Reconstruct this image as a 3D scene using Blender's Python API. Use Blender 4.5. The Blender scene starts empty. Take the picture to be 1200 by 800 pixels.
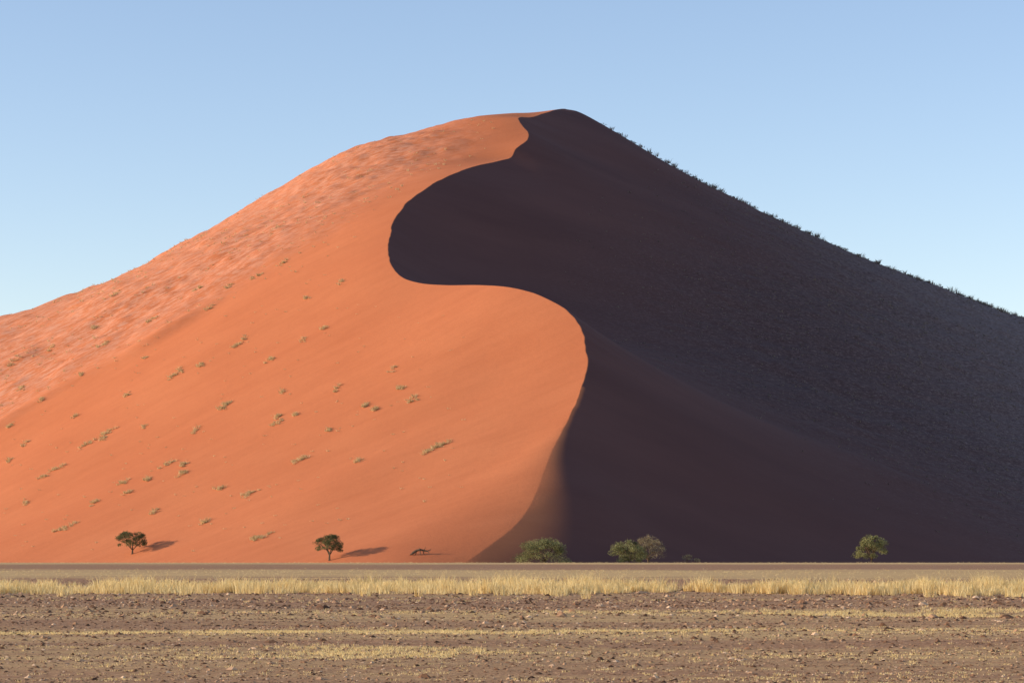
import bpy, math, numpy as np
from mathutils import Vector
rng=np.random.default_rng(7)
F=2823.0; HZ=647.0; CH=1.7
SUN_EL=13.5; PHI=7.0
scene=bpy.context.scene
scene.view_settings.view_transform='Standard'; scene.view_settings.look='None'; scene.view_settings.exposure=0

# ------------------------------------------------ helpers
def w2(px,py,D): return np.array([(px-600)*D/F, D, CH+(HZ-py)*D/F])
def sst(a,b,x):
    t=np.clip((x-a)/(b-a),0,1); return t*t*(3-2*t)
def vnoise(x,y,seed=0):
    xi=np.floor(x).astype(np.int64); yi=np.floor(y).astype(np.int64)
    fx=x-xi; fy=y-yi; fx=fx*fx*fx*(fx*(fx*6-15)+10); fy=fy*fy*fy*(fy*(fy*6-15)+10)
    def h(a,b):
        n=(a*374761393+b*668265263+seed*974634777)&0xffffffff
        n=((n^(n>>13))*1274126177)&0xffffffff
        n=(n^(n>>16))&0xffffffff
        return n/4294967295.0*2-1
    return (h(xi,yi)*(1-fx)+h(xi+1,yi)*fx)*(1-fy)+(h(xi,yi+1)*(1-fx)+h(xi+1,yi+1)*fx)*fy
def fbm(x,y,o=4,seed=0):
    s=0;a=1
    for i in range(o):
        s=s+a*vnoise(x*2**i+17.3*i,y*2**i-9.1*i,seed+i); a*=.5
    return s
def make_mesh(name,V,Fc,mats=None,smooth=True,attr=None,matidx=None):
    me=bpy.data.meshes.new(name)
    V=np.asarray(V,dtype=np.float32); Fc=np.asarray(Fc,dtype=np.int32)
    k=Fc.shape[1]
    me.vertices.add(len(V)); me.vertices.foreach_set('co',V.ravel())
    me.loops.add(Fc.size); me.loops.foreach_set('vertex_index',Fc.ravel())
    me.polygons.add(len(Fc)); me.polygons.foreach_set('loop_start',np.arange(0,Fc.size,k,dtype=np.int32))
    me.polygons.foreach_set('loop_total',np.full(len(Fc),k,dtype=np.int32))
    if matidx is not None: me.polygons.foreach_set('material_index',np.asarray(matidx,dtype=np.int32))
    me.polygons.foreach_set('use_smooth',np.full(len(Fc),smooth))
    me.update(calc_edges=True)
    if attr:
        for n,a in attr.items():
            at=me.attributes.new(n,'FLOAT','POINT'); at.data.foreach_set('value',np.asarray(a,dtype=np.float32))
    for m in (mats or []): me.materials.append(m)
    ob=bpy.data.objects.new(name,me); scene.collection.objects.link(ob)
    return ob

class NT:
    def __init__(s,name):
        s.m=bpy.data.materials.new(name); s.m.use_nodes=True; s.t=s.m.node_tree
        s.b=s.t.nodes['Principled BSDF']; s.b.inputs['Roughness'].default_value=.9
        s.b.inputs['Specular IOR Level'].default_value=.1
    def n(s,ty,**kw):
        nd=s.t.nodes.new(ty)
        for k,v in kw.items(): setattr(nd,k,v)
        return nd
    def L(s,a,b): s.t.links.new(a,b)
    def coord(s,scale=(1,1,1),rot=0.0):
        tc=s.n('ShaderNodeTexCoord'); mp=s.n('ShaderNodeMapping'); mp.inputs['Rotation'].default_value=(0,0,-math.radians(rot))
        s.L(tc.outputs['Object'],mp.inputs['Vector'])
        m2=s.n('ShaderNodeMapping'); m2.inputs['Scale'].default_value=scale; s.L(mp.outputs[0],m2.inputs['Vector']); return m2.outputs[0]
    def noise(s,scale,vec,detail=4,rough=.6):
        nn=s.n('ShaderNodeTexNoise'); nn.inputs['Scale'].default_value=scale; nn.inputs['Detail'].default_value=detail
        nn.inputs['Roughness'].default_value=rough; s.L(vec,nn.inputs['Vector']); return nn.outputs['Fac']
    def ramp(s,fac,stops):
        r=s.n('ShaderNodeValToRGB'); cr=r.color_ramp
        while len(cr.elements)<len(stops): cr.elements.new(.5)
        for e,(p,c) in zip(cr.elements,stops):
            e.position=p; e.color=(c[0],c[1],c[2],1) if hasattr(c,'__len__') else (c,c,c,1)
        s.L(fac,r.inputs['Fac']); return r.outputs['Color']
    def mix(s,fac,a,b,mode='MIX'):
        m=s.n('ShaderNodeMix',data_type='RGBA',blend_type=mode)
        for v,i in ((fac,0),(a,6),(b,7)):
            if hasattr(v,'is_linked'): s.L(v,m.inputs[i])
            elif i==0: m.inputs[0].default_value=v
            else: m.inputs[i].default_value=(v[0],v[1],v[2],1)
        return m.outputs[2]
    def math(s,op,a,b=0.0):
        m=s.n('ShaderNodeMath',operation=op)
        for v,i in ((a,0),(b,1)):
            if hasattr(v,'is_linked'): s.L(v,m.inputs[i])
            else: m.inputs[i].default_value=v
        return m.outputs[0]
    def attr(s,name):
        a=s.n('ShaderNodeAttribute'); a.attribute_name=name; return a.outputs['Fac']
    def bump(s,h,dist,strength=1):
        b=s.n('ShaderNodeBump'); b.inputs['Distance'].default_value=dist; b.inputs['Strength'].default_value=strength
        s.L(h,b.inputs['Height']); s.L(b.outputs[0],s.b.inputs['Normal'])
    def col(s,c):
        if hasattr(c,'is_linked'): s.L(c,s.b.inputs['Base Color'])
        else: s.b.inputs['Base Color'].default_value=(c[0],c[1],c[2],1)
    def translucent(s,c,f):
        t=s.n('ShaderNodeBsdfTranslucent'); s.L(c,t.inputs[0]); mx=s.n('ShaderNodeMixShader'); mx.inputs[0].default_value=f
        s.L(s.b.outputs[0],mx.inputs[1]); s.L(t.outputs[0],mx.inputs[2]); s.L(mx.outputs[0],s.t.nodes['Material Output'].inputs[0])

# ------------------------------------------------ dune surface
CR=np.array([(498,700,400),(525,659,432),(548,647,437),(570,632,443),(600,610,452),(618,590,461),(628,572,468),(638,548,478),(650,520,490),(665,490,503),
(678,465,514),(686,440,525),(688,415,536),(683,392,546),(672,372,555),(655,357,563),(630,345,571),(600,337,579),(560,334,589),(520,334,598),
(490,331,606),(472,325,612),(462,315,619),(456,300,629),(456,280,645),(462,258,662),(475,240,677),(500,220,695),(530,204,712),(560,194,727),
(586,188,739),(599,184,745),(605,174,751),(616,165,759),(619,158,766),(613,149,775),(608,138.5,786),(622,137.5,800),(637,133,814),(655,128,832),(672,134,870),(690,190,950),(700,300,1100),(700,500,1300),(700,640,1500)],float)
cd=CR[:,2]
CX=(CR[:,0]-600)*cd/F; CZ=CH+(HZ-CR[:,1])*cd/F
def herm(x,y,q):
    d=np.gradient(y,x)
    i=np.clip(np.searchsorted(x,q)-1,0,len(x)-2); h=x[i+1]-x[i]; t=(q-x[i])/h
    return (2*t**3-3*t**2+1)*y[i]+(t**3-2*t**2+t)*h*d[i]+(-2*t**3+3*t**2)*y[i+1]+(t**3-t**2)*h*d[i+1]
def XC(q): 
    q=np.asarray(q,float); return herm(cd,CX,q)+(.25*vnoise(q/7,q*0,2)+.10*vnoise(q/2.5,q*0,4))*sst(455,500,q)
def ZC(q): return herm(cd,CZ,q)
class TPS:
    def __init__(s,P,lam=0.0):
        P=np.asarray(P,float); s.c=P[:,:2]/100; n=len(P)
        A=np.zeros((n+3,n+3)); A[:n,:n]=s.k(s.c,s.c)+lam*np.eye(n)
        A[:n,n]=1; A[:n,n+1:]=s.c; A[n,:n]=1; A[n+1:,:n]=s.c.T
        b=np.zeros(n+3); b[:n]=P[:,2]; s.w=np.linalg.solve(A,b)
    def k(s,a,b):
        r2=((a[:,None,:]-b[None,:,:])**2).sum(-1); return .5*r2*np.log(r2+1e-12)
    def __call__(s,x,y):
        q=np.stack([x.ravel(),y.ravel()],1)/100; out=np.empty(len(q))
        for i in range(0,len(q),40000):
            c=q[i:i+40000]; out[i:i+40000]=s.k(c,s.c)@s.w[:-3]+s.w[-3]+c@s.w[-2:]
        return out.reshape(x.shape)
qs=np.concatenate([np.arange(405,560,8.),np.arange(560,640,5.),np.arange(640,840,9.),np.arange(850,1500,50.)])
crest=[(float(XC(q)),q,float(ZC(q))) for q in qs]
skyL=[(-300,475,735),(-150,420,745),(0,371,758),(40,360,762),(70,349,764),(100,338,766),(150,319,768),(200,291,771),(250,265,774),(300,235,777),(350,206,780),(400,179,783),(430,168,785),(470,158,788),(510,148,792),(550,138,797),(580,134,803),(606,132.5,812)]
toeL=[(-400,620),(-200,565),(0,512),(130,486),(260,463),(390,446),(480,436)]
def fitL(sky):
    Lp=list(crest)
    for px,py,D in sky:
        p=w2(px,py,D); Lp.append(p); Lp.append((p[0]-12,D+90,p[2]-8)); Lp.append((p[0]-20,D+330,max(p[2]-85,-5)))
    for px,D in toeL:
        x=(px-600)*D/F; Lp.append((x,D,-.1)); Lp.append((x-12,D-45,-15))
    return TPS(Lp,1e-4)
skyR=[(675,130,838),(700,143,842),(740,166,846),(780,190,850),(820,212,855),(880,242,862),(940,270,869),(1000,298,876),(1060,322,884),(1120,343,892),(1200,371,903),(1300,404,918),(1450,455,940)]
toeR=[(600,441),(700,454),(800,468),(900,483),(1000,499),(1100,517),(1200,535),(1400,577),(1600,630)]
def fitR(sky):
    Rp=list(crest)
    for px,py,D in sky:
        p=w2(px,py,D); Rp.append(p); Rp.append((p[0]+10,D+100,p[2]-12)); Rp.append((p[0]+10,D+350,max(p[2]-100,-5)))
    for px,D in toeR:
        x=(px-600)*D/F; Rp.append((x,D,-.3)); Rp.append((x+12,D-40,-17))
    for q,off,sl in [(476,8,.5),(490,9,.58),(503,10,.6),(517,11,.6),(531,12,.6),(545,12,.6),(556,10,.6),(566,9,.58),(578,8,.5),(592,7,.45),
                     (634,9,.62),(650,10,.62),(668,10,.6),(688,10,.55),(712,9,.5),(745,9,.45),(775,12,.45)]:
        t=np.array([float(herm(cd,CX,np.array([q+2.]))[0]-herm(cd,CX,np.array([q-2.]))[0])/4,1.]); t/=np.linalg.norm(t)
        Rp.append((float(XC(q*1.))+t[1]*off,q-t[0]*off,float(ZC(q*1.))-off*sl))
    return TPS(Rp,1e-4)
LS=fitL(skyL); RS=fitR(skyR)
ca_,sa_=math.cos(.2),math.sin(.2)
cl_,sl_=math.cos(.42),math.sin(.42)
def surf(x,y,side=None):
    xc=XC(y); zc=ZC(y); d=x-xc
    left=(d<0) if side is None else side
    eL=zc-LS(xc,y); eR=zc-RS(xc,y)
    zl=LS(x,y)+eL*np.exp(-np.abs(d)/12); zr=RS(x,y)+eR*np.exp(-np.abs(d)/12)
    z=np.where(left,zl,zr); ad=np.abs(d)
    wr=.6+13*(1-sst(440,508,y)); z=z-np.where(y<512,.3*(wr-.6)*(np.exp(-ad/np.maximum(wr,.1))-.62*np.exp(-(ad/(2.6*wr))**2)),0)
    far=sst(3,25,ad)
    u=x*ca_+y*sa_; v=-x*sa_+y*ca_
    ul=x*cl_+y*sl_; vl=-x*sl_+y*cl_
    rough=sst(-14,14,y-(692+.5*x)+6*vnoise(x/30,y/30,3))*sst(4,40,ad)
    hum=np.maximum(fbm(ul/18,vl/9,4,5),-.2)
    ln=y-(688+.5*x+5*vnoise(x/24,y*0,9))
    edge=np.exp(-(ln/4.5)**2)*np.clip(.6+.8*vnoise(x/18,x*0,6),0,2)
    ln2=y-(722+.40*x+6*vnoise(x/20,y*0,19)); edge2=np.exp(-(ln2/3.5)**2)*np.clip(.5+.9*vnoise(x/14,x*0,16),0,2)
    dl=rough*(.65*hum+.28*fbm(x/5,y/4,2,31))+1.6*edge*sst(25,70,ad)+1.2*edge2*sst(25,70,ad)+far*(.6*fbm(ul/60,vl/26,2,12)+.04*vnoise(ul/9,vl/3,14))
    low=sst(430,470,y)
    s=sst(30,110,ad)*sst(500,640,y+.0*x)
    dr=s*(.6*fbm(u/22,v/12,3,41)+.28*fbm(x/4,y/4,2,51))+far*.5*fbm(u/60,v/30,2,61)
    return z+low*np.where(left,dl,dr)
DD=np.arange(640.,1000.,3.)
def sky_fix(sky,tgt):
    out=[]
    for (px,py,D),(_,ty,_) in zip(sky,tgt):
        act=[]
        for o in (-14,0,14):
            x=(px+o-600)*DD/F; act.append(HZ-np.max((surf(x,DD)-CH)/DD)*F)
        out.append((px,py+.85*(ty-np.mean(act)),D))
    return out
tL,tR=list(skyL),list(skyR)
for _ in range(4):
    a=sky_fix(skyL[:-2],tL[:-2])+skyL[-2:]; b=skyR[:2]+sky_fix(skyR[2:],tR[2:])
    skyL,skyR=a,b; LS=fitL(skyL); RS=fitR(skyR)
def gz(x,y):
    return -.004*np.maximum(y-400,0)*(y<3000)-.004*2600*(y>=3000)+ .06*fbm(x/14,y/6,3,77)*sst(20,40,y+0*x)*(1-sst(300,400,y))
def H(x,y):
    x=np.atleast_1d(np.asarray(x,float)); y=np.atleast_1d(np.asarray(y,float)); x,y=np.broadcast_arrays(x,y)
    return np.maximum(surf(x,y),gz(x,y))
rows=np.concatenate([np.arange(415,560,.75),np.arange(560,640,.4),np.arange(640,850,.75),np.arange(850,930,2),np.arange(930,1500,14)])
nc=360; k=3.0; u=np.linspace(0,1,nc+1); w=(np.exp(k*u)-1)/(np.exp(k)-1)
Y=rows[:,None]; xc=XC(rows)[:,None]
XL=xc-w[::-1][None,:]*430; XR=xc+w[None,1:]*430
X=np.concatenate([XL,XR],1); YY=np.broadcast_to(Y,X.shape).copy()
side=np.zeros(X.shape,bool); side[:,:nc+1]=True
Z=surf(X,YY,side)
nr,ncl=X.shape
idx=np.arange(nr*ncl).reshape(nr,ncl)
faces=np.stack([idx[:-1,:-1],idx[:-1,1:],idx[1:,1:],idx[1:,:-1]],-1).reshape(-1,4)
ad=np.abs(X-xc)
gl=sst(-14,16,YY-(692+.5*X)+6*vnoise(X/30,YY/30,3))*sst(4,45,ad)
gr=sst(18,110,ad-(0.05*(YY-600)))*sst(500,640,YY)
grit=np.where(side,gl,gr*1.0)
# shade painted into the right flank's colour, fading towards the low crest end
shade_r=np.where(side,0.0,1.0)*np.where(YY<520,sst(0,1,ad/(1+11*(1-sst(440,505,YY)))),1.0)
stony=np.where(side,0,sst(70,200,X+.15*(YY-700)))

# sand material
s=NT('dune_sand')
c1=s.coord(); big=s.noise(.02,c1,3); fine=s.noise(.9,c1,5,.7)
st=s.noise(.25,s.coord((.12,1,.5),24),5,.7)
base=s.ramp(big,[(.3,(.58,.182,.074)),(.7,(.64,.215,.090))])
base=s.mix(s.ramp(st,[(.42,0),(.66,.35)]),base,(.52,.155,.062))
base=s.mix(s.ramp(fine,[(.35,.10),(.65,0)]),base,(.42,.13,.06))
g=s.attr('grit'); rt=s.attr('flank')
gn=s.noise(.8,s.coord((.30,1,.5),22),8,.8)
gpat=s.ramp(gn,[(.45,0),(.58,1)])
gm=s.math('MULTIPLY',g,gpat)
base=s.mix(s.math('MULTIPLY',gm,.6),base,(.74,.39,.26))
gd=s.ramp(s.noise(.5,s.coord((.4,1,.5),22),7,.8),[(.54,0),(.64,.40)])
base=s.mix(s.math('MULTIPLY',g,gd),base,(.34,.115,.065))
dk=s.ramp(s.noise(.05,s.coord((.3,1,.5),12),4),[(.3,(.120,.054,.046)),(.7,(.150,.068,.056))])  # lowered sand albedo, deepens the shade on the side away from the sun
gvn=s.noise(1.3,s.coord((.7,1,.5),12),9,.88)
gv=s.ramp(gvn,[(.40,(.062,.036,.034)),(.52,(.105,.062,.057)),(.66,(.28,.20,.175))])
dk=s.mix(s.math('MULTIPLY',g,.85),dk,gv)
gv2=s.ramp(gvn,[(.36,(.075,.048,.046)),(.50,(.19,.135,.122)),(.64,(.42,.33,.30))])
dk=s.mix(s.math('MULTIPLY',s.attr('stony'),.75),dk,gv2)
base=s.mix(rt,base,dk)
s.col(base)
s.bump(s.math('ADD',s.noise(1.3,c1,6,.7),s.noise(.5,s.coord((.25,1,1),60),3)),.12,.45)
dune=make_mesh('sand_dune',np.stack([X,YY,Z],-1).reshape(-1,3),faces,[s.m],True,{'grit':grit.ravel(),'flank':shade_r.ravel(),'stony':stony.ravel()})

# ------------------------------------------------ ground plain
yr=np.concatenate([-np.geomspace(3000,5,20),np.arange(0,26,4.),np.arange(26,140,.6),np.geomspace(140,9000,110)])
xr=np.concatenate([-np.geomspace(9000,45,50),np.arange(-44,44.1,.55),np.geomspace(45,9000,50)])
GX,GY=np.meshgrid(xr,yr); GZ=gz(GX,GY)
n1,n2=GX.shape; idx=np.arange(n1*n2).reshape(n1,n2)
gf=np.stack([idx[:-1,:-1],idx[:-1,1:],idx[1:,1:],idx[1:,:-1]],-1).reshape(-1,4)
s=NT('gravel_plain')
c1=s.coord(); sep=s.n('ShaderNodeSeparateXYZ'); s.L(c1,sep.inputs[0])
yy=sep.outputs['Y']
wob=s.noise(.05,s.coord((.5,2,1)),4)
yw=s.math('ADD',yy,s.math('MULTIPLY',s.math('SUBTRACT',wob,.5),s.math('MULTIPLY',yy,.26)))
lg=s.math('LOGARITHM',s.math('MAXIMUM',yw,5.0),10.0)
lgf=s.math('DIVIDE',lg,4.0)
def P(d): return math.log10(d)/4
straw=s.ramp(lgf,[(P(26),.20),(P(37),.25),(P(41),.40),(P(45),.22),(P(51),.50),(P(56),.22),(P(66),.48),(P(75),.18),(P(100),.25),(P(114),.6),(P(124),.05),(P(150),.08),(P(172),.6),(P(230),.5),(P(262),.0),(P(320),.05),(P(360),.6)])
sn=s.noise(.5,s.coord((.22,1.6,1)),6,.75)
sn2=s.noise(.05,s.coord((.35,1.0,1)),3,.6)
m=s.math('MULTIPLY',s.math('SUBTRACT',s.math('ADD',s.math('ADD',sn,straw),s.math('MULTIPLY',sn2,.6)),1.0),3.0)
cl=s.n('ShaderNodeClamp'); s.L(m,cl.inputs[0])
peb=s.noise(13,c1,6,.85); peb2=s.noise(2.6,c1,5,.8)
brown=s.ramp(peb,[(.36,(.17,.080,.040)),(.5,(.50,.265,.130)),(.64,(.78,.47,.26))])
brown=s.mix(s.ramp(peb2,[(.44,.45),(.56,0)]),brown,(.25,.125,.065))
strawc=s.ramp(peb,[(.35,(.50,.30,.12)),(.65,(.88,.58,.26))])
s.col(s.mix(cl.outputs[0],brown,strawc))
s.bump(s.math('ADD',peb,s.math('MULTIPLY',peb2,1.5)),.04,.5)
ground=make_mesh('ground',np.stack([GX,GY,GZ],-1).reshape(-1,3),gf,[s.m],True)

# ------------------------------------------------ gravel stones
def stones(n):
    o=np.array([(1,0,0),(.3,.95,0),(-.8,.6,0),(-.8,-.6,0),(.3,-.95,0),(.2,.1,.6),(-.3,-.15,.62)])
    f=np.array([(0,1,5),(1,2,6),(1,6,5),(2,3,6),(3,4,6),(4,5,6),(4,0,5)])
    D=28*np.exp(rng.random(n)**1.1*math.log(150/28)); X0=(rng.random(n)-.5)*2*(D*.27+6)
    sz=.008+.010*rng.exponential(1,n)+(rng.random(n)<.008)*.05*rng.random(n); sz*=np.clip(D/45,.8,1.8)
    a=rng.random(n)*6.28; ca,sa=np.cos(a),np.sin(a)
    V=o[None]*(1+.35*(rng.random((n,7,3))-.5))
    V=V*np.stack([sz*(1+.5*rng.random(n)),sz,sz*(.5+.7*rng.random(n))],-1)[:,None,:]
    x=V[...,0]*ca[:,None]-V[...,1]*sa[:,None]; y=V[...,0]*sa[:,None]+V[...,1]*ca[:,None]
    z=V[...,2]+(gz(X0,D)+sz*.05)[:,None]
    P=np.stack([x+X0[:,None],y+D[:,None],z],-1).reshape(-1,3)
    Fc=(f[None]+7*np.arange(n)[:,None,None]).reshape(-1,3)
    return P,Fc,np.repeat(rng.random(n),7)
s=NT('stone'); s.col(s.ramp(s.attr('tone'),[(0,(.07,.036,.022)),(.45,(.25,.13,.070)),(.85,(.54,.32,.18)),(1,(.75,.52,.33))]))
P_,F_,T_=stones(95000); make_mesh('gravel',P_,F_,[s.m],False,{'tone':T_})

# ------------------------------------------------ grass
def tufts(cx,cy,cz,h,r,nb,wd,lean=.5):
    n=len(cx); cx,cy,cz,h,r=[np.repeat(np.broadcast_to(a,(n,)),nb) for a in (cx,cy,cz,h,r)]
    N=n*nb; a=rng.random(N)*6.28; rr=np.sqrt(rng.random(N))*r
    bx=cx+rr*np.cos(a); by=cy+rr*np.sin(a); bz=cz-.03*h
    hh=h*(.45+.55*rng.random(N)); b=a+rng.normal(0,.8,N); l=hh*lean*(.2+rng.random(N))
    t=rng.random(N)*6.28; wx=np.cos(t)*wd/2*(.6+.8*rng.random(N)); wy=np.sin(t)*wd/2
    v0=np.stack([bx-wx,by-wy,bz],-1); v1=np.stack([bx+wx,by+wy,bz],-1)
    mx=bx+np.cos(b)*l*.4; my=by+np.sin(b)*l*.4; mz=bz+hh*.65
    v2=np.stack([mx+wx*.7,my+wy*.7,mz],-1); v3=np.stack([mx-wx*.7,my-wy*.7,mz],-1)
    tip=np.stack([bx+np.cos(b)*l,by+np.sin(b)*l,bz+hh],-1)
    V=np.stack([v0,v1,v2,v3,tip],1).reshape(-1,3)
    q=np.array([(0,1,2),(0,2,3),(3,2,4)])
    Fc=(q[None]+5*np.arange(N)[:,None,None]).reshape(-1,3)
    return V,Fc,np.repeat(rng.random(N),5)
def joinp(parts):
    V=[];Fc=[];T=[];o=0
    for v,f,t in parts: V.append(v);Fc.append(f+o);T.append(t);o+=len(v)
    return np.concatenate(V),np.concatenate(Fc),np.concatenate(T)
def grassmat(name,a,b,tr=.4):
    s=NT(name); c=s.ramp(s.attr('tone'),[(0,a),(1,b)]); s.col(c); s.translucent(c,tr)
    return s.m
straw_m=grassmat('straw_blades',(.68,.48,.19),(.97,.80,.43),.45)
parts=[]
n=8500; x=(rng.random(n)-.5)*90; yb=104+5*vnoise(x/14,x*0,5)+rng.normal(0,1,n)*(3.4+2.6*vnoise(x/9,x*0+3,8))-.05*x
pr=.72+.7*vnoise(x/1.8,yb/3,21)+.35*vnoise(x/11,yb*0,23); pr=np.where((x<-10)&(x>-15.5),pr-.55,pr); pr=np.where(x<-15.5,pr-.1,pr)
kp=rng.random(n)<pr; x=x[kp]; yb=yb[kp]
parts.append(tufts(x,yb,gz(x,yb),(.28+.44*rng.random(len(x))**1.4)*(1+.5*vnoise(x/1.6,yb/5,44)),.16+.2*rng.random(len(x)),24,.028))
def streak(n,x0,x1,y0,sd,h,nb=9):
    xm=(x0+x1)/2; x=xm+np.clip(rng.normal(0,.30,n),-1,1)*(x1-x0); y=y0+rng.normal(0,sd,n)+.02*x+.6*vnoise(x/3,x*0,int(y0))
    kp=rng.random(n)<(.45+.8*vnoise(x/1.4,y/1.0,int(y0)+5)); x=x[kp];y=y[kp]
    parts.append(tufts(x,y,gz(x,y),h*(.4+.8*rng.random(len(x))),.06+.05*rng.random(len(x)),nb,.012,.8))
streak(4200,4,26,67,1.4,.10); streak(900,-14,8,67,2.5,.06)
streak(4600,-18,2.5,51,1.0,.07); streak(900,2,16,52,2,.05)
streak(1500,-4,-.5,41,1.5,.06); streak(1200,-12,14,41,2.5,.05); streak(900,-10,10,33,2,.035)
streak(900,-30,30,88,4,.10); streak(1400,-45,45,150,14,.14,7); streak(3500,-70,70,205,18,.16,6); streak(1800,-90,90,395,20,.25,6)
V_,Fc_,T_=joinp(parts); make_mesh('dry_grass',V_,Fc_,[straw_m],False,{'tone':T_})

# dune vegetation
def hit(px,py,d0=432,d1=960):
    D=np.arange(d0,d1,.5); x=(px-600)*D/F; zr=CH+(HZ-py)*D/F; h=H(x,D); i=np.argmax(h>=zr)
    if not (h>=zr).any(): return None
    return x[i],D[i],h[i]
parts=[]
spots=[(233,338,12),(178,375,12),(268,473,18),(322,497,16),(150,463,8),(125,508,20),(100,522,18),(145,566,16),(196,544,16),(213,556,16),(258,573,10),(290,580,14),(65,550,18),(75,619,24),(305,630,24),(352,538,20),(518,522,22),(500,530,12),(483,470,14),(205,440,18),(235,429,10),(318,421,14),(275,406,14),(120,405,14),(15,426,12),(150,578,10),(10,541,6),(172,563,10),(460,432,6),(345,487,8),(110,385,10),(330,310,12),(300,325,12),(270,335,10),(245,362,10),(135,345,10),(60,408,10),(430,475,8),(468,455,8),(88,488,6),(395,455,6),(330,460,6),(50,560,8),(380,385,6),(215,545,8),(325,490,8),(260,478,8),(120,515,8),(30,520,6),(440,480,6),(210,435,8),(285,398,6),(355,400,6),
(25,455,8),(48,470,6),(12,500,6),(170,500,6),(230,505,6),(180,600,8),(240,612,8),(110,590,8),(30,590,6),(420,540,6),(385,505,6),(95,440,6),(170,420,6),(360,350,6),(400,330,6)]
for px,py,wpx in spots:
    r=hit(px,py)
    if r is None: continue
    W=wpx*r[1]/F; m=int(4+wpx*.5)
    x=r[0]+rng.normal(0,W*.27,m); y=r[1]+(x-r[0])*.3+rng.normal(0,.7,m)
    parts.append(tufts(x,y,H(x,y),.40+.65*rng.random(m)**1.3,.3+.35*rng.random(m),26,.085,1.0))
n=3800; y=590+rng.random(n)*200; x=-200+rng.random(n)*200; kp=(x<XC(y)-8)&(rng.random(n)<sst(-30,40,y-(692+.5*x))*(.35+.6*vnoise(x/25,y/12,91))); x=x[kp];y=y[kp]
parts.append(tufts(x,y,H(x,y),.25+.7*rng.random(len(x))**2,.2+.4*rng.random(len(x)),14,.09,1.0))
n=380; y=470+rng.random(n)*210; x=-150+rng.random(n)*140; kp=(x<XC(y)-14)&(H(x,y)>1.5); x=x[kp];y=y[kp]
parts.append(tufts(x,y,H(x,y),.18+.35*rng.random(len(x)),.2+.3*rng.random(len(x)),14,.07,1.0))
V_,Fc_,T_=joinp(parts); make_mesh('dune_grass',V_,Fc_,[grassmat('dune_grass_blades',(.40,.30,.14),(.88,.70,.40),.4)],False,{'tone':T_})
parts=[]
n=24000; y=470+rng.random(n)*440; x=0+rng.random(n)*240; dd=x-XC(y)
kp=(dd>22)&(rng.random(n)<sst(25,130,dd)*sst(540,700,y+.4*dd)*(.5+.6*vnoise((x*ca_+y*sa_)/40,(-x*sa_+y*ca_)/6,95))); x=x[kp];y=y[kp]
parts.append(tufts(x,y,H(x,y),.25+.5*rng.random(len(x))**2,.25+.35*rng.random(len(x)),8,.10,.9))
# shrubs standing along the ridge
pxs=np.arange(690,1330,8.); ridge=[]
for p_ in pxs:
    xx=(p_-600)*DD/F; ridge.append(DD[np.argmax((surf(xx,DD)-CH)/DD)])
n=520; px=700+rng.random(n)**.9*620; px=px[rng.random(n)<.35+.75*(vnoise(px/22,px*0,55)*.5+.5)]; n=len(px)
D=np.interp(px,pxs,ridge)+rng.normal(0,3,n); x=(px-600)*D/F
parts.append(tufts(x,D,H(x,D),.4+1.7*rng.random(n)**3,.4+1.0*rng.random(n),30,.12,.7))
V_,Fc_,T_=joinp(parts); make_mesh('dune_scrub',V_,Fc_,[grassmat('scrub_blades',(.05,.04,.032),(.34,.27,.21),.2)],False,{'tone':T_})

# ------------------------------------------------ trees
bark=NT('acacia_bark'); bark.col(bark.ramp(bark.noise(6,bark.coord((1,1,.3)),5),[(.35,(.07,.045,.03)),(.65,(.19,.135,.09))])); bark=bark.m
def leafmat(name,a,b):
    s=NT(name); c=s.ramp(s.attr('tone'),[(0,a),(.6,b),(1,tuple(min(1,c*1.5) for c in b))]); s.col(c); s.b.inputs['Roughness'].default_value=.7; s.translucent(c,.25)
    return s.m
leaf=leafmat('acacia_leaves',(.050,.053,.024),(.15,.145,.062)); leafb=leafmat('sunlit_tint_acacia_leaves',(.07,.075,.034),(.26,.25,.11)); leaf2=leafmat('dry_acacia_leaves',(.18,.14,.08),(.36,.29,.17))  # leafb: same leaves with sunlight painted in as a brighter colour
def tube(V,Fc,p0,p1,r0,r1,ns=6):
    d=Vector(p1)-Vector(p0)
    if d.length<1e-5: return
    q=d.to_track_quat('Z','Y'); b=len(V)
    for p,r in ((p0,r0),(p1,r1)):
        for i in range(ns):
            a=6.2832*i/ns; V.append(tuple(Vector(p)+q@Vector((math.cos(a)*r,math.sin(a)*r,0))))
    for i in range(ns):
        j=(i+1)%ns; Fc.append((b+i,b+j,b+ns+j,b+ns+i))
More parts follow.
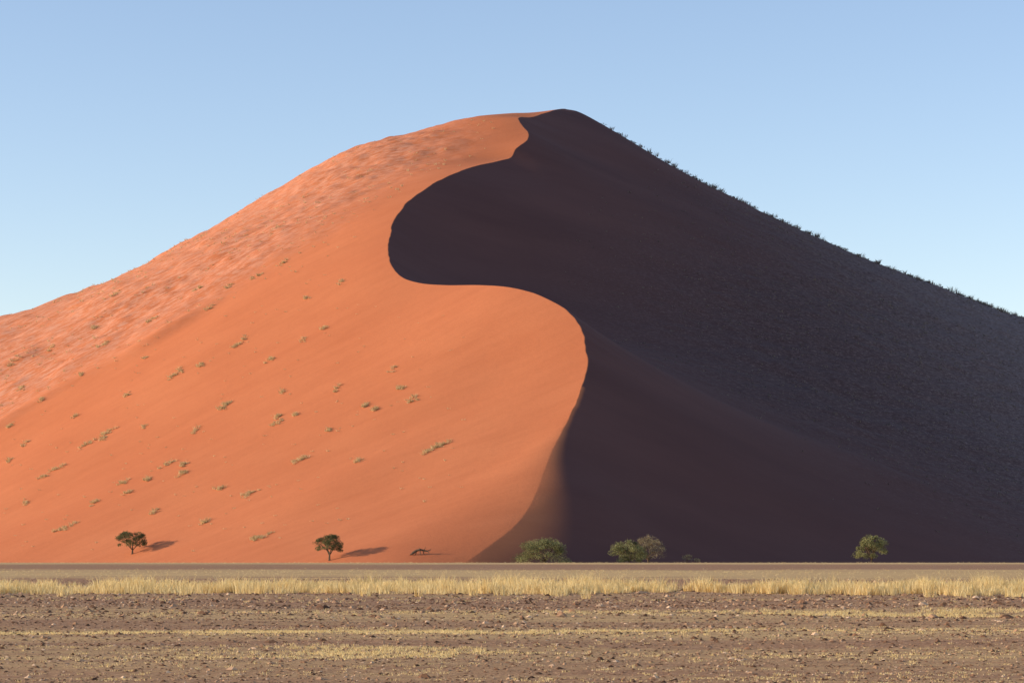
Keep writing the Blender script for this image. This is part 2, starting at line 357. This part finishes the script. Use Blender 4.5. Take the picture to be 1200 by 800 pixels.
def tree(name,px,D,width,height,trunk_h,seed,lm=leaf,nleaf=4200,stems=4,leafs=.17,low=.4):
    r=np.random.default_rng(seed); x0=(px-600)*D/F; z0=float(H(x0,D)[0])-.08
    V=[];Fc=[];tips=[]
    R=width/2; ch=height-trunk_h; cen=Vector((0,0,trunk_h+ch*low)); hz=ch*(1-low)*.96
    def clampc(q):
        e=math.sqrt((q.x/R)**2+(q.y/R)**2+((q.z-cen.z)/hz)**2)
        return q if e<=.95 or q.z<cen.z else cen+(q-cen)*(.95/e)
    def grow(p,target,rad,depth):
        segs=3; prev=Vector(p); tg=Vector(target)
        for i in range(segs):
            t=(i+1)/segs; q=Vector(p).lerp(tg,t)+Vector(r.normal(0,.05*R,3))*(1 if i<segs-1 else .3); q.z+=.12*R*math.sin(t*3.14)*.5
            q=clampc(q)
            ra=rad*(1-.5*i/segs); rb=rad*(1-.5*(i+1)/segs); tube(V,Fc,prev,q,ra,rb,6 if depth<2 else 4); prev=q
            if depth<3 and i>0:
                for _ in range(2):
                    dirv=Vector((r.normal(0,1),r.normal(0,1),r.normal(.25,.6))).normalized()*R*(.42 if depth==0 else .26)
                    grow(q,q+dirv+(q-Vector((0,0,trunk_h)))*.18,rb*.6,depth+1)
        tips.append(prev)
    fork=Vector((r.normal(0,.1),r.normal(0,.1),trunk_h))
    tube(V,Fc,(0,0,-.3),fork*.5,.05*height,.038*height,8); tube(V,Fc,fork*.5,fork,.038*height,.034*height,8)
    for i in range(stems):
        a=6.283*i/stems+r.normal(0,.3); f=.45+.35*r.random()
        grow(fork,(math.cos(a)*R*f,math.sin(a)*R*f,trunk_h+ch*(.35+.4*r.random())),.024*height,0)
    tips=np.array([tuple(t) for t in tips])
    nb=40; a=r.random(nb)*6.28; el=np.arcsin(r.random(nb)*1.35-.35); rr=.68+.26*r.random(nb)
    shell=np.stack([np.cos(a)*np.cos(el)*R*rr,np.sin(a)*np.cos(el)*R*rr,cen.z+np.sin(el)*hz*rr],-1)
    pick=tips[r.integers(0,len(tips),34)]
    C=np.concatenate([shell,pick]); 
    for c in shell[::2]:
        j=np.argmin(((tips-c)**2).sum(1)); tube(V,Fc,tuple(tips[j]),tuple(c),.012*height*.6,.004*height,4)
    cr=(.08+.14*r.random(len(C)))*R*1.25
    ci=r.integers(0,len(C),nleaf); dr=r.normal(0,1,(nleaf,3)); dr/=np.linalg.norm(dr,axis=1)[:,None]
    c=C[ci]+dr*(cr[ci]*r.random(nleaf)**.45)[:,None]*np.array([1.25,1.25,.8])
    c[:,2]=np.maximum(c[:,2],.12)
    t1=r.normal(0,1,(nleaf,3)); t1/=np.linalg.norm(t1,axis=1)[:,None]; t2=np.cross(t1,r.normal(0,1,(nleaf,3))); t2/=np.linalg.norm(t2,axis=1)[:,None]
    ls=(leafs*(.5+.8*r.random(nleaf)))[:,None]
    Q=np.stack([c-t1*ls*.5,c+t2*ls*.28,c+t1*ls*.5,c-t2*ls*.28],1).reshape(-1,3)
    nv=len(V); Vn=np.concatenate([np.array(V),Q]); Fl=nv+np.arange(nleaf*4).reshape(-1,4)
    Fn=np.concatenate([np.array(Fc),Fl]); mi=np.concatenate([np.zeros(len(Fc)),np.ones(nleaf)])
    ctone=r.random(len(C))*.65
    tone=np.concatenate([np.zeros(nv),np.repeat(np.clip(ctone[ci]+.35*r.random(nleaf),0,1),4)])
    ob=make_mesh(name,Vn,Fn,[bark,lm],False,{'tone':tone},matidx=mi); ob.location=(x0,D,z0)
    return ob
r=hit(156,649); tree('acacia_tree',155,r[1],36*r[1]/F,4.9,.9,1,nleaf=6500,leafs=.2)
r=hit(386,657); D_=r[1] if r is not None else 446; tree('acacia_tree',386,D_,34*D_/F,4.9,1.0,2,nleaf=6500,leafs=.2)
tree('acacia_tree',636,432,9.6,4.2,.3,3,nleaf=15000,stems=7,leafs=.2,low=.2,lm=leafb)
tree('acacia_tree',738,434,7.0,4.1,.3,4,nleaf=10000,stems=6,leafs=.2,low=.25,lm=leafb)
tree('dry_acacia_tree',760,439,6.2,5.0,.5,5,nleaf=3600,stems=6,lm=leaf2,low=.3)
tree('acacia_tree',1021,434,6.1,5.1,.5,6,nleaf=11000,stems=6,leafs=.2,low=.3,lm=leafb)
tree('thorn_bush',806,437,2.2,1.6,.15,8,nleaf=700,stems=4,lm=leaf2,leafs=.12)
tree('thorn_bush',817,436,1.4,.9,.1,9,nleaf=360,stems=3,lm=leaf2,leafs=.12)
V=[];Fc=[];r=np.random.default_rng(3)
pts=[(-1.35,0,.25),(-.7,.1,.75),(0,0,.95),(.7,.1,.8),(1.3,0,.7)]
for i in range(4): tube(V,Fc,pts[i],pts[i+1],.26-.03*i,.23-.03*i,8)
for p,q,ra in [(pts[1],(-.95,.2,-.1),.12),(pts[2],(.2,-.3,-.1),.11),(pts[3],(.95,.2,-.1),.1),(pts[4],(1.9,.2,1.1),.1),(pts[3],(1.1,-.3,1.45),.08),(pts[0],(-1.8,-.2,.0),.2),(pts[4],(1.7,-.3,.25),.08),(pts[2],(-.2,.2,1.4),.06)]:
    m=(Vector(p)+Vector(q))/2+Vector(r.normal(0,.08,3)); tube(V,Fc,p,m,ra,ra*.75,6); tube(V,Fc,m,q,ra*.75,ra*.35,6)
h_=hit(492,650); D_=h_[1] if h_ is not None else 437
ob=make_mesh('fallen_dead_tree',V,Fc,[bark],True); ob.location=((492-600)*D_/F,D_,float(H((492-600)*D_/F,D_)[0]))

# ------------------------------------------------ sky, sun, camera
wld=bpy.data.worlds.new('World'); scene.world=wld; wld.use_nodes=True
nt=wld.node_tree; bg=nt.nodes['Background']; sk=nt.nodes.new('ShaderNodeTexSky'); sk.sky_type='NISHITA'; sk.sun_disc=False
sk.sun_elevation=math.radians(SUN_EL); sk.sun_rotation=math.radians(-90-PHI)
sk.air_density=1.0; sk.dust_density=.5; sk.ozone_density=1.6; sk.altitude=700
gm_=nt.nodes.new('ShaderNodeMix'); gm_.data_type='RGBA'; gm_.blend_type='MULTIPLY'; gm_.inputs[0].default_value=1
gm_.inputs[7].default_value=(1.60,1.45,1.50,1)
nt.links.new(sk.outputs[0],gm_.inputs[6]); nt.links.new(gm_.outputs[2],bg.inputs[0]); bg.inputs[1].default_value=.15
sl=bpy.data.lights.new('sun','SUN'); sl.energy=4.9; sl.angle=math.radians(.5); sl.color=(1,.82,.61)
so=bpy.data.objects.new('sun',sl); scene.collection.objects.link(so)
e=math.radians(SUN_EL); p=math.radians(PHI)
so.rotation_euler=Vector((math.cos(p)*math.cos(e),math.sin(p)*math.cos(e),-math.sin(e))).to_track_quat('-Z','Y').to_euler()
so.location=(-200,200,300)
cam=bpy.data.cameras.new('camera'); co=bpy.data.objects.new('camera',cam); scene.collection.objects.link(co)
cam.sensor_width=36; cam.lens=F/1200*36; cam.shift_y=(HZ-400)/1200; cam.clip_end=30000; cam.clip_start=.5
co.location=(0,0,CH); co.rotation_euler=(math.radians(90),0,0)
scene.camera=co
